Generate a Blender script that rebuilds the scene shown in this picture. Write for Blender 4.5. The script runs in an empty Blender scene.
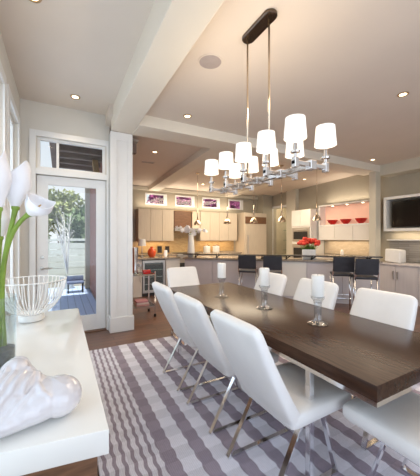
import bpy, bmesh, math, random
from mathutils import Vector, Matrix
R = random.Random(7)
PI = math.pi
scn = bpy.context.scene
C = scn.collection

# ------------------------------------------------------------------ materials
MATS = {}
def nodes_of(m):
    m.use_nodes = True
    nt = m.node_tree
    return nt, nt.nodes['Principled BSDF'] if 'Principled BSDF' in nt.nodes else None

def mat(name, col, rough=0.5, metal=0.0, var=0.05, scale=12.0, spec=0.5, emit=0.0, ecol=None, coat=0.0, bump=0.0, stretch=None, bscale=None):
    if name in MATS: return MATS[name]
    m = bpy.data.materials.new(name); nt, b = nodes_of(m)
    tc = nt.nodes.new('ShaderNodeTexCoord'); mp = nt.nodes.new('ShaderNodeMapping')
    if stretch: mp.inputs['Scale'].default_value = stretch
    nz = nt.nodes.new('ShaderNodeTexNoise'); nz.inputs['Scale'].default_value = scale; nz.inputs['Detail'].default_value = 3
    nt.links.new(tc.outputs['Object'], mp.inputs['Vector']); nt.links.new(mp.outputs['Vector'], nz.inputs['Vector'])
    rp = nt.nodes.new('ShaderNodeValToRGB')
    lo = [max(0, c * (1 - var)) for c in col]; hi = [min(1, c * (1 + var)) for c in col]
    rp.color_ramp.elements[0].color = (*lo, 1); rp.color_ramp.elements[1].color = (*hi, 1)
    rp.color_ramp.elements[0].position = 0.3; rp.color_ramp.elements[1].position = 0.7
    nt.links.new(nz.outputs['Fac'], rp.inputs['Fac']); nt.links.new(rp.outputs['Color'], b.inputs['Base Color'])
    b.inputs['Roughness'].default_value = rough; b.inputs['Metallic'].default_value = metal
    b.inputs['Specular IOR Level'].default_value = spec; b.inputs['Coat Weight'].default_value = coat
    if emit > 0:
        b.inputs['Emission Color'].default_value = (*(ecol or col), 1); b.inputs['Emission Strength'].default_value = emit
    if bump > 0:
        bp = nt.nodes.new('ShaderNodeBump'); bp.inputs['Strength'].default_value = bump; bp.inputs['Distance'].default_value = 0.01
        nz2 = nt.nodes.new('ShaderNodeTexNoise'); nz2.inputs['Scale'].default_value = bscale or scale * 4
        nt.links.new(mp.outputs['Vector'], nz2.inputs['Vector'])
        nt.links.new(nz2.outputs['Fac'], bp.inputs['Height']); nt.links.new(bp.outputs['Normal'], b.inputs['Normal'])
    MATS[name] = m; return m

def glass_mat(name, tint=(0.96, 0.98, 0.98), refl=0.03, rough=0.02):
    m = bpy.data.materials.new(name); m.use_nodes = True; nt = m.node_tree; nt.nodes.clear()
    out = nt.nodes.new('ShaderNodeOutputMaterial'); mx = nt.nodes.new('ShaderNodeMixShader')
    tr = nt.nodes.new('ShaderNodeBsdfTransparent'); gl = nt.nodes.new('ShaderNodeBsdfGlossy'); lw = nt.nodes.new('ShaderNodeLayerWeight')
    mul = nt.nodes.new('ShaderNodeMath'); mul.operation = 'MULTIPLY_ADD'; mul.inputs[1].default_value = 0.12; mul.inputs[2].default_value = refl
    lw.inputs['Blend'].default_value = 0.25
    tr.inputs['Color'].default_value = (*tint, 1); gl.inputs['Roughness'].default_value = rough
    nt.links.new(lw.outputs['Facing'], mul.inputs[0]); nt.links.new(mul.outputs[0], mx.inputs['Fac'])
    nt.links.new(tr.outputs[0], mx.inputs[1]); nt.links.new(gl.outputs[0], mx.inputs[2]); nt.links.new(mx.outputs[0], out.inputs['Surface'])
    MATS[name] = m; return m

def wood_floor():
    m = bpy.data.materials.new('hardwood'); nt, b = nodes_of(m)
    tc = nt.nodes.new('ShaderNodeTexCoord'); mp = nt.nodes.new('ShaderNodeMapping')
    br = nt.nodes.new('ShaderNodeTexBrick'); br.inputs['Scale'].default_value = 1.0
    br.inputs['Brick Width'].default_value = 1.3; br.inputs['Row Height'].default_value = 0.11; br.inputs['Mortar Size'].default_value = 0.003
    br.inputs['Color1'].default_value = (0.135, 0.053, 0.025, 1); br.inputs['Color2'].default_value = (0.25, 0.105, 0.05, 1); br.inputs['Mortar'].default_value = (0.02, 0.01, 0.006, 1)
    nz = nt.nodes.new('ShaderNodeTexNoise'); nz.inputs['Scale'].default_value = 6; nz.inputs['Detail'].default_value = 5
    mp2 = nt.nodes.new('ShaderNodeMapping'); mp2.inputs['Scale'].default_value = (1, 9, 1)
    mx = nt.nodes.new('ShaderNodeMix'); mx.data_type = 'RGBA'; mx.blend_type = 'MULTIPLY'; mx.inputs['Factor'].default_value = 0.6
    nt.links.new(tc.outputs['Object'], mp.inputs['Vector']); nt.links.new(mp.outputs['Vector'], br.inputs['Vector'])
    nt.links.new(tc.outputs['Object'], mp2.inputs['Vector']); nt.links.new(mp2.outputs['Vector'], nz.inputs['Vector'])
    nt.links.new(br.outputs['Color'], mx.inputs['A']); nt.links.new(nz.outputs['Color'], mx.inputs['B'])
    gm = nt.nodes.new('ShaderNodeBrightContrast'); gm.inputs['Bright'].default_value = 0.02
    nt.links.new(mx.outputs['Result'], gm.inputs['Color']); nt.links.new(gm.outputs['Color'], b.inputs['Base Color'])
    b.inputs['Roughness'].default_value = 0.28
    return m

def rug_mat():
    # stripes along the length, each stripe broken into softly woven blocks
    m = bpy.data.materials.new('rug_weave'); nt, b = nodes_of(m); L = nt.links.new
    def N(t): return nt.nodes.new(t)
    def math_(op, a, bb=None, cc=None):
        n = N('ShaderNodeMath'); n.operation = op
        for i, v in enumerate((a, bb, cc)):
            if v is None: continue
            if isinstance(v, (int, float)): n.inputs[i].default_value = v
            else: L(v, n.inputs[i])
        return n.outputs[0]
    tc = N('ShaderNodeTexCoord'); sp = N('ShaderNodeSeparateXYZ'); L(tc.outputs['Object'], sp.inputs[0])
    X, Y = sp.outputs[0], sp.outputs[1]
    wob = math_('MULTIPLY', math_('SINE', math_('MULTIPLY', Y, 58.0)), 0.004)
    Xw = math_('ADD', X, math_('MULTIPLY', wob, math_('LESS_THAN', X, 0.53)))
    # wide stripes
    ph = math_('FRACT', math_('DIVIDE', math_('SUBTRACT', Xw, 0.55), 0.20))
    bul = math_('ABSOLUTE', math_('SINE', math_('MULTIPLY', Y, 29.0)))
    wide = math_('LESS_THAN', math_('ABSOLUTE', math_('SUBTRACT', ph, 0.27)), math_('MULTIPLY_ADD', bul, 0.05, 0.20))
    # narrow stripes for the border
    ph2 = math_('FRACT', math_('DIVIDE', Xw, 0.056))
    nar = math_('LESS_THAN', ph2, 0.42)
    isb = math_('LESS_THAN', Xw, 0.53)
    st = math_('ADD', math_('MULTIPLY', nar, isb), math_('MULTIPLY', wide, math_('SUBTRACT', 1.0, isb)))
    ck = N('ShaderNodeTexChecker'); ck.inputs['Scale'].default_value = 9.2
    mp = N('ShaderNodeMapping'); L(tc.outputs['Object'], mp.inputs[0]); mp.inputs['Scale'].default_value = (0.54, 1, 0); mp.inputs['Location'].default_value = (0.02, 0.03, 0.05)
    L(mp.outputs[0], ck.inputs['Vector'])
    nz = N('ShaderNodeTexNoise'); nz.inputs['Scale'].default_value = 60; L(tc.outputs['Object'], nz.inputs['Vector'])
    # rib lines inside the blocks
    rib = math_('SINE', math_('MULTIPLY', X, 520.0))
    c1 = N('ShaderNodeMix'); c1.data_type = 'RGBA'; c1.inputs['A'].default_value = (0.72, 0.70, 0.76, 1); c1.inputs['B'].default_value = (0.335, 0.285, 0.335, 1)
    L(st, c1.inputs['Factor'])
    f = math_('ADD', math_('MULTIPLY', ck.outputs['Fac'], 0.13), math_('ADD', math_('MULTIPLY', nz.outputs['Fac'], 0.22), math_('MULTIPLY_ADD', rib, 0.05, 0.75)))
    c2 = N('ShaderNodeVectorMath'); c2.operation = 'SCALE'; L(c1.outputs['Result'], c2.inputs[0]); L(f, c2.inputs['Scale'])
    L(c2.outputs[0], b.inputs['Base Color']); b.inputs['Roughness'].default_value = 0.95; b.inputs['Specular IOR Level'].default_value = 0.1
    bp = N('ShaderNodeBump'); bp.inputs['Strength'].default_value = 0.6; bp.inputs['Distance'].default_value = 0.01
    L(math_('ADD', f, math_('MULTIPLY', math_('SINE', math_('MULTIPLY', Y, 58.0)), 0.15)), bp.inputs['Height']); L(bp.outputs[0], b.inputs['Normal'])
    return m

def brickish(name, c1, c2, mortar, w, hgt, ms, rough=0.4, axis='XZ'):
    m = bpy.data.materials.new(name); nt, b = nodes_of(m)
    tc = nt.nodes.new('ShaderNodeTexCoord'); sp = nt.nodes.new('ShaderNodeSeparateXYZ'); cb = nt.nodes.new('ShaderNodeCombineXYZ')
    br = nt.nodes.new('ShaderNodeTexBrick'); br.inputs['Scale'].default_value = 1
    br.inputs['Brick Width'].default_value = w; br.inputs['Row Height'].default_value = hgt; br.inputs['Mortar Size'].default_value = ms
    br.inputs['Color1'].default_value = (*c1, 1); br.inputs['Color2'].default_value = (*c2, 1); br.inputs['Mortar'].default_value = (*mortar, 1)
    nt.links.new(tc.outputs['Object'], sp.inputs[0])
    nt.links.new(sp.outputs[axis[0]], cb.inputs[0]); nt.links.new(sp.outputs[axis[1]], cb.inputs[1])
    nt.links.new(cb.outputs[0], br.inputs['Vector']); nt.links.new(br.outputs['Color'], b.inputs['Base Color']); b.inputs['Roughness'].default_value = rough
    MATS[name] = m; return m

M_wall = mat('wall_paint', (0.70, 0.665, 0.60), 0.85, var=0.02, scale=3)
M_kwall = mat('kitchen_paint', (0.41, 0.37, 0.29), 0.85, var=0.03, scale=3)
M_post = mat('post_paint', (0.60, 0.56, 0.46), 0.7, var=0.02, scale=3)
M_ceil = mat('ceiling_paint', (0.74, 0.655, 0.57), 0.9, var=0.02, scale=2)
M_beam = mat('beam_paint', (0.77, 0.71, 0.61), 0.8, var=0.02, scale=2)
M_trim = mat('white_trim', (0.80, 0.79, 0.77), 0.45, var=0.02, scale=4)
M_floor = wood_floor()
M_rug = rug_mat()
M_lac = mat('white_lacquer', (0.80, 0.785, 0.74), 0.12, var=0.015, scale=3, coat=0.3)
M_leather = mat('white_leather', (0.80, 0.79, 0.775), 0.42, var=0.03, scale=6, bump=0.08, bscale=160)
M_chrome = mat('polished_chrome', (0.80, 0.80, 0.81), 0.10, 1.0, var=0.04, scale=3)
M_nickel = mat('warm_nickel', (0.62, 0.52, 0.40), 0.22, 1.0, var=0.06, scale=4)
M_fixture = mat('fixture_chrome', (0.56, 0.51, 0.47), 0.16, 1.0, var=0.05)
M_canopy = mat('dark_nickel', (0.16, 0.125, 0.10), 0.25, 1.0, var=0.06)
M_steel = mat('brushed_steel', (0.55, 0.53, 0.50), 0.32, 1.0, var=0.08, scale=4, stretch=(1, 1, 14))
M_dark = mat('black_plastic', (0.015, 0.015, 0.016), 0.35, var=0.2, scale=8)
M_navy = mat('black_leather', (0.018, 0.019, 0.027), 0.45, var=0.2, scale=8)
M_table = mat('espresso_wood', (0.046, 0.021, 0.012), 0.27, var=0.35, spec=0.28, scale=7, stretch=(10, 0.7, 6))
M_brown = mat('brown_veneer', (0.17, 0.085, 0.045), 0.35, var=0.3, scale=7, stretch=(1, 1, 9))
M_shade = mat('lit_linen_shade', (0.90, 0.88, 0.84), 0.9, var=0.02, scale=40, emit=0.42, ecol=(1.0, 0.90, 0.78))
M_candle = mat('white_wax', (0.82, 0.80, 0.76), 0.5, var=0.02)
M_ceramic = mat('white_glaze', (0.66, 0.63, 0.64), 0.16, var=0.06, scale=9, coat=0.4)
M_white = mat('white_matte', (0.80, 0.79, 0.76), 0.5, var=0.03)
M_cab = mat('cream_cabinet', (0.57, 0.485, 0.38), 0.4, var=0.05, scale=5, stretch=(6, 6, 0.6))
M_wcab = mat('white_cabinet', (0.74, 0.71, 0.66), 0.3, var=0.02, scale=4)
M_gcab = mat('grey_cabinet', (0.60, 0.56, 0.56), 0.4, var=0.04, scale=4, stretch=(5, 5, 0.5))
M_barpanel = mat('mauve_grey_panel', (0.54, 0.50, 0.51), 0.45, var=0.04, scale=4)
M_granite = mat('granite', (0.30, 0.25, 0.20), 0.2, var=0.55, scale=60)
M_darkstone = mat('dark_bar_edge', (0.03, 0.022, 0.018), 0.2, var=0.3, scale=20)
M_gold = brickish('gold_mosaic', (0.50, 0.32, 0.14), (0.62, 0.44, 0.22), (0.35, 0.25, 0.14), 0.06, 0.03, 0.003, 0.3)
M_tileG = brickish('grey_strip_tile', (0.33, 0.30, 0.26), (0.42, 0.385, 0.34), (0.25, 0.225, 0.19), 0.45, 0.05, 0.004, 0.4, 'YZ')
M_tileW = brickish('beige_mosaic', (0.50, 0.40, 0.28), (0.58, 0.48, 0.36), (0.4, 0.33, 0.24), 0.08, 0.04, 0.003, 0.35, 'YZ')
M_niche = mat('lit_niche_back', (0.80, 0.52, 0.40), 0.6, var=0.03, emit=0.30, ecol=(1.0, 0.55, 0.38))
M_red = mat('red_glass', (0.55, 0.015, 0.012), 0.15, var=0.1)
M_orange = mat('orange_glaze', (0.75, 0.10, 0.025), 0.2, var=0.1)
M_redpetal = mat('red_petal', (0.70, 0.055, 0.03), 0.55, var=0.15)
M_green = mat('stem_green', (0.22, 0.33, 0.05), 0.4, var=0.2, scale=10)
M_leaf = mat('leaf_green', (0.10, 0.20, 0.035), 0.5, var=0.35, scale=5)
M_bush = mat('bush_leaf', (0.115, 0.17, 0.075), 0.6, var=0.4, scale=4)
M_bush2 = mat('pale_bush_leaf', (0.27, 0.30, 0.13), 0.6, var=0.4, scale=4)
M_pink = mat('pink_blossom', (0.55, 0.17, 0.36), 0.7, var=0.5, scale=5)
M_petal = mat('white_petal', (0.82, 0.81, 0.83), 0.5, var=0.03, scale=8)
M_screen = mat('tv_screen', (0.012, 0.012, 0.010), 0.12, var=0.1)
M_bulb = mat('warm_lens', (1, 0.85, 0.6), 0.5, emit=6.0, ecol=(1.0, 0.80, 0.52))
M_brass = mat('bronze_ring', (0.55, 0.38, 0.22), 0.3, 1.0)
M_grille = mat('speaker_grille', (0.42, 0.36, 0.34), 0.8, var=0.05)
M_deck = brickish('patio_deck', (0.36, 0.45, 0.66), (0.44, 0.53, 0.74), (0.22, 0.28, 0.42), 2.2, 0.14, 0.008, 0.5, 'YX')
M_fence = mat('fence_paint', (0.52, 0.55, 0.53), 0.6, var=0.06, scale=3)
M_pergola = mat('pergola_wood', (0.20, 0.15, 0.125), 0.7, var=0.2, scale=4)
M_pergroof = mat('eave_board', (0.40, 0.39, 0.37), 0.8, var=0.1, scale=4)
M_timber = mat('gold_timber', (0.50, 0.32, 0.13), 0.6, var=0.2, scale=4)
M_redwood = mat('red_brown_siding', (0.24, 0.085, 0.06), 0.6, var=0.2, scale=4)
M_twig = mat('pale_twig', (0.66, 0.66, 0.66), 0.7, var=0.15)
M_trunk = mat('bark', (0.16, 0.11, 0.08), 0.8, var=0.3)
M_soil = mat('dark_pebbles', (0.05, 0.06, 0.07), 0.4, var=0.5, scale=60)
M_blue = mat('blue_grey_fabric', (0.10, 0.13, 0.22), 0.8, var=0.1)
M_glass = glass_mat('window_glass')
M_vase = glass_mat('clear_vase_glass', (0.93, 0.96, 0.96), 0.08)
M_holder = glass_mat('cut_glass', (0.88, 0.90, 0.92), 0.16, 0.04)
M_shelfglass = glass_mat('shelf_glass', (0.80, 0.88, 0.86), 0.10)
M_grass = mat('ground_cover', (0.20, 0.19, 0.17), 0.9, var=0.3, scale=8)
M_pantry = mat('pantry_wall', (0.72, 0.64, 0.50), 0.7, var=0.05)

# ------------------------------------------------------------------ mesh building
class MB:
    def __init__(s): s.bm = bmesh.new()
    def box(s, x0, x1, y0, y1, z0, z1, bev=0.0, seg=2, rot=None, org=None):
        g = bmesh.new()
        bmesh.ops.create_cube(g, size=1.0)
        bmesh.ops.scale(g, vec=(abs(x1 - x0), abs(y1 - y0), abs(z1 - z0)), verts=g.verts)
        if bev > 0: bmesh.ops.bevel(g, geom=list(g.edges), offset=bev, segments=seg, affect='EDGES', profile=0.5)
        bmesh.ops.translate(g, vec=((x0 + x1) / 2, (y0 + y1) / 2, (z0 + z1) / 2), verts=g.verts)
        if rot is not None: bmesh.ops.rotate(g, cent=org or (0, 0, 0), matrix=rot, verts=g.verts)
        s.merge(g); return s
    def merge(s, g):
        vm = [s.bm.verts.new(v.co) for v in g.verts]
        g.verts.index_update()
        for f in g.faces:
            try: s.bm.faces.new([vm[v.index] for v in f.verts])
            except ValueError: pass
        g.free()
    def bar(s, p0, p1, w, t, up=(0, 0, 1)):
        p0, p1 = Vector(p0), Vector(p1); d = (p1 - p0).normalized(); up = Vector(up)
        side = d.cross(up)
        if side.length < 1e-4: side = d.cross(Vector((0, 1, 0)))
        side.normalize(); n = side.cross(d).normalized()
        vs = []
        for p in (p0, p1):
            for a, b in ((-1, -1), (1, -1), (1, 1), (-1, 1)): vs.append(s.bm.verts.new(p + side * (a * w / 2) + n * (b * t / 2)))
        for q in ((0, 1, 2, 3), (7, 6, 5, 4), (0, 4, 5, 1), (1, 5, 6, 2), (2, 6, 7, 3), (3, 7, 4, 0)): s.bm.faces.new([vs[i] for i in q])
        return s
    def rings(s, rings, cap=True, closed=False):
        vr = [[s.bm.verts.new(p) for p in r] for r in rings]
        n = len(vr[0])
        rng = range(len(vr)) if closed else range(len(vr) - 1)
        for i in rng:
            a, b = vr[i], vr[(i + 1) % len(vr)]
            for j in range(n):
                k = (j + 1) % n
                s.bm.faces.new((a[j], a[k], b[k], b[j]))
        if cap and not closed:
            s.bm.faces.new(list(reversed(vr[0]))); s.bm.faces.new(vr[-1])
        return s
    def tube(s, pts, r, seg=8, cap=True, closed=False):
        pts = [Vector(p) for p in pts]; rs = r if isinstance(r, (list, tuple)) else [r] * len(pts)
        rings = []; prev = None
        for i, p in enumerate(pts):
            if closed: d = pts[(i + 1) % len(pts)] - pts[i - 1]
            else: d = (pts[min(i + 1, len(pts) - 1)] - pts[max(i - 1, 0)])
            d.normalize()
            if prev is None:
                a = Vector((0, 0, 1)) if abs(d.z) < 0.9 else Vector((1, 0, 0))
                u = d.cross(a).normalized()
            else: u = (prev - d * prev.dot(d)).normalized()
            prev = u; v = d.cross(u)
            rings.append([p + (u * math.cos(2 * PI * k / seg) + v * math.sin(2 * PI * k / seg)) * rs[i] for k in range(seg)])
        return s.rings(rings, cap, closed)
    def lathe(s, prof, c=(0, 0, 0), seg=24, cap=True):
        rings = [[Vector((c[0] + max(r, 1e-4) * math.cos(2 * PI * k / seg), c[1] + max(r, 1e-4) * math.sin(2 * PI * k / seg), c[2] + z)) for k in range(seg)] for r, z in prof]
        return s.rings(rings, cap)
    def ell(s, c, r, rot=None, seg=20, rg=12):
        g = bmesh.new(); bmesh.ops.create_uvsphere(g, u_segments=seg, v_segments=rg, radius=1)
        bmesh.ops.scale(g, vec=r, verts=g.verts)
        if rot is not None: bmesh.ops.rotate(g, cent=(0, 0, 0), matrix=rot, verts=g.verts)
        bmesh.ops.translate(g, vec=c, verts=g.verts); s.merge(g); return s
    def build(s, name, m, parent=None, smooth=False, recalc=True):
        if recalc: bmesh.ops.recalc_face_normals(s.bm, faces=s.bm.faces)
        me = bpy.data.meshes.new(name); s.bm.to_mesh(me); s.bm.free()
        me.materials.append(m)
        o = bpy.data.objects.new(name, me); C.objects.link(o)
        if smooth:
            for p in me.polygons: p.use_smooth = True
            if smooth is not True:
                me.set_sharp_from_angle(angle=math.radians(smooth))
        if parent is not None: o.parent = parent
        return o

def tag(o, label, cat, group=None, kind=None):
    o['label'] = label; o['category'] = cat
    if group: o['group'] = group
    if kind: o['kind'] = kind
    return o
def thing(name, label, cat, loc=(0, 0, 0), rz=0.0, group=None):
    o = bpy.data.objects.new(name, None); C.objects.link(o); o.empty_display_size = 0.1
    o.location = loc; o.rotation_euler = (0, 0, rz); return tag(o, label, cat, group)
def struct(o): o['kind'] = 'structure'; return o
def dup(root, loc, rz=None, label=None, name=None):
    def cp(o, par):
        c = o.copy(); C.objects.link(c)
        if par is not None: c.parent = par
        for ch in list(o.children): cp(ch, c)
        return c
    r = cp(root, None); r.location = loc
    if rz is not None: r.rotation_euler = (0, 0, rz)
    if label: r['label'] = label
    return r
def sring(c, U, V, n=20, e=4.0):
    out = []
    for k in range(n):
        a = 2 * PI * k / n; ca, sa = math.cos(a), math.sin(a)
        out.append(Vector(c) + U * (math.copysign(abs(ca) ** (2 / e), ca)) + V * (math.copysign(abs(sa) ** (2 / e), sa)))
    return out

def wall_cells(name, axis, p, th, a0, a1, z0, z1, holes, m):
    cuts = sorted({a0, a1, *[h[0] for h in holes], *[h[1] for h in holes]}); zc = sorted({z0, z1, *[h[2] for h in holes], *[h[3] for h in holes]})
    b = MB()
    for i in range(len(cuts) - 1):
        for j in range(len(zc) - 1):
            ca, cz = (cuts[i] + cuts[i + 1]) / 2, (zc[j] + zc[j + 1]) / 2
            if any(h[0] < ca < h[1] and h[2] < cz < h[3] for h in holes): continue
            if axis == 'y': b.box(cuts[i], cuts[i + 1], p, p + th, zc[j], zc[j + 1])
            else: b.box(p, p + th, cuts[i], cuts[i + 1], zc[j], zc[j + 1])
    return struct(b.build(name, m))

# ------------------------------------------------------------------ the setting
XL, XR, YB, YK, YD = -0.48, 7.05, -1.6, 8.35, 4.45
ZL, ZR, ZB = 3.27, 3.13, 2.98
struct(MB().box(XL, XR, YB, YD + .12, -0.1, 0).box(.70, XR, YD + .12, YK, -0.1, 0).build('floor', M_floor))
cb = MB().box(XL - .15, 0.80, YB, YD + .15, ZL, ZL + .1).box(0.80, XR + .15, YB, 4.04, ZR, ZR + .1)
zk0, zk1 = 3.13, 2.98
v = [cb.bm.verts.new(q) for q in ((.6, 4.04, zk0), (XR + .15, 4.04, zk0), (XR + .15, YK + .15, zk1), (.6, YK + .15, zk1), (.6, 4.04, 3.4), (XR + .15, 4.04, 3.4), (XR + .15, YK + .15, 3.4), (.6, YK + .15, 3.4))]
for q in ((0, 1, 2, 3), (7, 6, 5, 4), (0, 4, 5, 1), (1, 5, 6, 2), (2, 6, 7, 3), (3, 7, 4, 0)): cb.bm.faces.new([v[i] for i in q])
struct(cb.build('ceiling', M_ceil))
# beams
struct(MB().box(.65, .96, YB, 4.25, ZB, 3.35, .006).build('ceiling_beam', M_beam))
struct(MB().box(.96, 6.72, 3.83, 4.25, ZB - .01, 3.25, .006).build('ceiling_beam', M_beam))
struct(MB().box(6.70, XR, YB, 3.83, 2.88, 3.25, .006).build('ceiling_beam', M_post))
def slope_beam(x0, x1):
    b = MB(); y0, y1 = 4.25, YK
    vs = [b.bm.verts.new(q) for q in ((x0, y0, 3.0), (x1, y0, 3.0), (x1, y1, 2.86), (x0, y1, 2.86), (x0, y0, 3.2), (x1, y0, 3.2), (x1, y1, 3.1), (x0, y1, 3.1))]
    for q in ((0, 1, 2, 3), (7, 6, 5, 4), (0, 4, 5, 1), (1, 5, 6, 2), (2, 6, 7, 3), (3, 7, 4, 0)): b.bm.faces.new([vs[i] for i in q])
    struct(b.build('ceiling_beam', M_beam))
slope_beam(2.36, 2.70); slope_beam(5.10, 5.42)
# left wall with tall windows
LW = [(0.2, 1.55, .5, 2.85), (1.85, 3.2, .5, 2.85), (3.48, 4.22, .5, 2.85)]
wall_cells('wall_left', 'x', XL - .15, .15, YB, YD + .15, 0, 3.35, LW, M_wall)
for i, (a, b_, c, d) in enumerate(LW):
    w = MB()
    for (y0, y1, z0, z1) in ((a - .08, a, c - .08, d + .1), (b_, b_ + .08, c - .08, d + .1), (a, b_, d, d + .1), (a, b_, c - .08, c)):
        w.box(XL, XL + .02, y0, y1, z0, z1, .003)
    for (y0, y1, z0, z1) in ((a, a + .05, c, d), (b_ - .05, b_, c, d), (a + .05, b_ - .05, d - .05, d), (a + .05, b_ - .05, c, c + .05)):
        w.box(XL - .10, XL - .04, y0, y1, z0, z1, .003)
    fr = struct(w.build(f'window_{i+1}', M_trim))
    MB().box(XL - .075, XL - .068, a + .04, b_ - .04, c + .04, d - .04).build('glass', M_glass, fr)
# patio door wall
DX0, DX1, DZ = -.30, .615, 2.28
TZ0, TZ1 = 2.36, 2.80
wall_cells('wall_patio', 'y', YD, .15, XL, .66, 0, 3.35, [(DX0, DX1, 0, DZ), (-.285, .60, TZ0, TZ1)], M_wall)
w = MB()
for (x0, x1, z0, z1) in ((DX0 - .075, DX0, 0, TZ1 + .08), (DX1, .645, 0, TZ1 + .08), (DX0, DX1, TZ1, TZ1 + .08), (DX0, DX1, DZ, TZ0)):
    w.box(x0, x1, YD - .025, YD, z0, z1, .003)
struct(w.build('trim_1', M_trim))
fr = MB()
for (x0, x1, z0, z1) in ((-.285, -.25, TZ0, TZ1), (.565, .60, TZ0, TZ1), (-.25, .565, TZ1 - .035, TZ1), (-.25, .565, TZ0, TZ0 + .035), (-.055, -.02, TZ0 + .035, TZ1 - .035)):
    fr.box(x0, x1, YD + .03, YD + .09, z0, z1, .003)
fr = struct(fr.build('window_4', M_trim))
MB().box(-.255, .57, YD + .058, YD + .063, TZ0 + .03, TZ1 - .03).build('glass', M_glass, fr)
dr = MB()
g0, g1, gz0, gz1 = -.155, .475, .245, 2.15
for (x0, x1, z0, z1) in ((DX0 + .008, g0, .02, DZ - .008), (g1, DX1 - .008, .02, DZ - .008), (g0, g1, gz1, DZ - .008), (g0, g1, .02, gz0)):
    dr.box(x0, x1, YD + .03, YD + .075, z0, z1, .002)
dr = struct(dr.build('door_1', M_trim))
MB().box(g0 - .005, g1 + .005, YD + .05, YD + .056, gz0 - .005, gz1 + .005).build('glass', M_glass, dr)
hd = MB().lathe([(.0, 0), (.028, 0), (.028, .012), (.012, .016), (.012, .05)], seg=16)
bmesh.ops.rotate(hd.bm, cent=(0, 0, 0), matrix=Matrix.Rotation(PI / 2, 3, 'X'), verts=hd.bm.verts)
bmesh.ops.translate(hd.bm, vec=(-.225, YD + .03, .98), verts=hd.bm.verts)
hd.tube([(-.225, YD - .02, .98), (-.17, YD - .022, .98), (-.10, YD - .02, .975)], .010)
hd.build('door_handle', M_steel, dr, 40)
dbm = MB().lathe([(0, 0), (.028, 0), (.026, .016), (0, .018)], seg=16)
bmesh.ops.rotate(dbm.bm, cent=(0, 0, 0), matrix=Matrix.Rotation(PI / 2, 3, 'X'), verts=dbm.bm.verts)
bmesh.ops.translate(dbm.bm, vec=(-.225, YD + .03, 1.13), verts=dbm.bm.verts); dbm.build('deadbolt', M_steel, dr, 40)
struct(MB().box(DX0, DX1, YD - .03, YD + .12, 0, .018, .004).build('trim_2', M_brown))
struct(MB().box(XL, DX0 - .076, YD - .018, YD, 0, .18, .004).build('baseboard_patio', M_trim))
struct(MB().box(XL, XL + .018, YB, YD - .02, 0, .18, .004).build('baseboard_left', M_trim))
# column between dining room and kitchen (panelled, with plinth)
p = MB().box(.655, .955, 4.27, 4.60, 0, ZB)
for (x0, x1, z0, z1) in ((.645, .735, .22, ZB), (.895, .965, .22, ZB), (.735, .895, 2.86, ZB)): p.box(x0, x1, 4.255, 4.27, z0, z1, .003)
p.box(.955, .965, 4.27, 4.34, .22, ZB).box(.955, .965, 4.5, 4.6, .22, ZB)
column = struct(p.build('column', M_trim))
MB().box(.635, .985, 4.235, 4.62, 0, .22, .006).build('plinth', M_trim, column)
rc = struct(MB().box(6.52, 6.72, 3.83, 3.99, 0, ZB, .006).build('column', M_post))
# kitchen shell
BW = [(2.27, 2.97, 2.43, 2.79), (3.25, 3.94, 2.43, 2.79), (4.23, 4.92, 2.43, 2.79), (5.28, 5.92, 2.43, 2.79)]
wall_cells('wall_back', 'y', YK, .15, .6, XR + .15, 0, 3.35, BW, M_kwall)
for i, (a, b_, c, d) in enumerate(BW):
    w = MB()
    for (x0, x1, z0, z1) in ((a, a + .04, c, d), (b_ - .10, b_, c, d), (a + .04, b_ - .10, d - .04, d), (a + .04, b_ - .10, c, c + .04)): w.box(x0, x1, YK - .015, YK + .06, z0, z1, .003)
    fr = struct(w.build(f'window_{i+5}', M_trim))
    MB().box(a + .03, b_ - .09, YK + .03, YK + .036, c + .03, d - .03).build('glass', M_glass, fr)
struct(MB().box(.80, XR, YK - .07, YK, 2.86, 2.97, .01).build('trim_3', M_post))
wall_cells('wall_kitchen', 'x', .715, .10, 4.60, YK, 0, 3.2, [], M_redwood)
PY0, PY1, PZ1 = 7.24, 7.98, 2.50
wall_cells('wall_right', 'x', XR, .15, YB, YK, 0, 3.3, [(PY0, PY1, 0, PZ1)], M_kwall)
w = MB()
for (y0, y1, z0, z1) in ((PY0 - .08, PY0, 0, PZ1 + .08), (PY1, PY1 + .08, 0, PZ1 + .08), (PY0, PY1, PZ1, PZ1 + .08)): w.box(XR - .025, XR, y0, y1, z0, z1, .003)
struct(w.build('trim_4', M_trim))
# pantry behind the doorway
pw = MB().box(XR + .15, 8.6, 6.95, 7.05, 0, 2.7).box(XR + .15, 8.6, 8.55, 8.65, 0, 2.7).box(8.5, 8.6, 7.05, 8.55, 0, 2.7).box(XR + .15, 8.6, 6.95, 8.65, 2.7, 2.8).box(XR, 8.6, 6.95, 8.65, -.1, 0)
struct(pw.build('wall_pantry', M_pantry))
# backsplashes
struct(MB().box(1.6, 5.5, YK - .012, YK, .94, 1.31).box(3.08, 3.98, YK - .012, YK, 1.31, 2.3).build('trim_5', M_gold))
struct(MB().box(XR - .012, XR, 4.2, 5.66, .94, 1.34).build('trim_6', M_tileW))
struct(MB().box(XR - .012, XR, 1.2, 3.80, .85, 1.34).build('trim_7', M_tileG))

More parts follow.
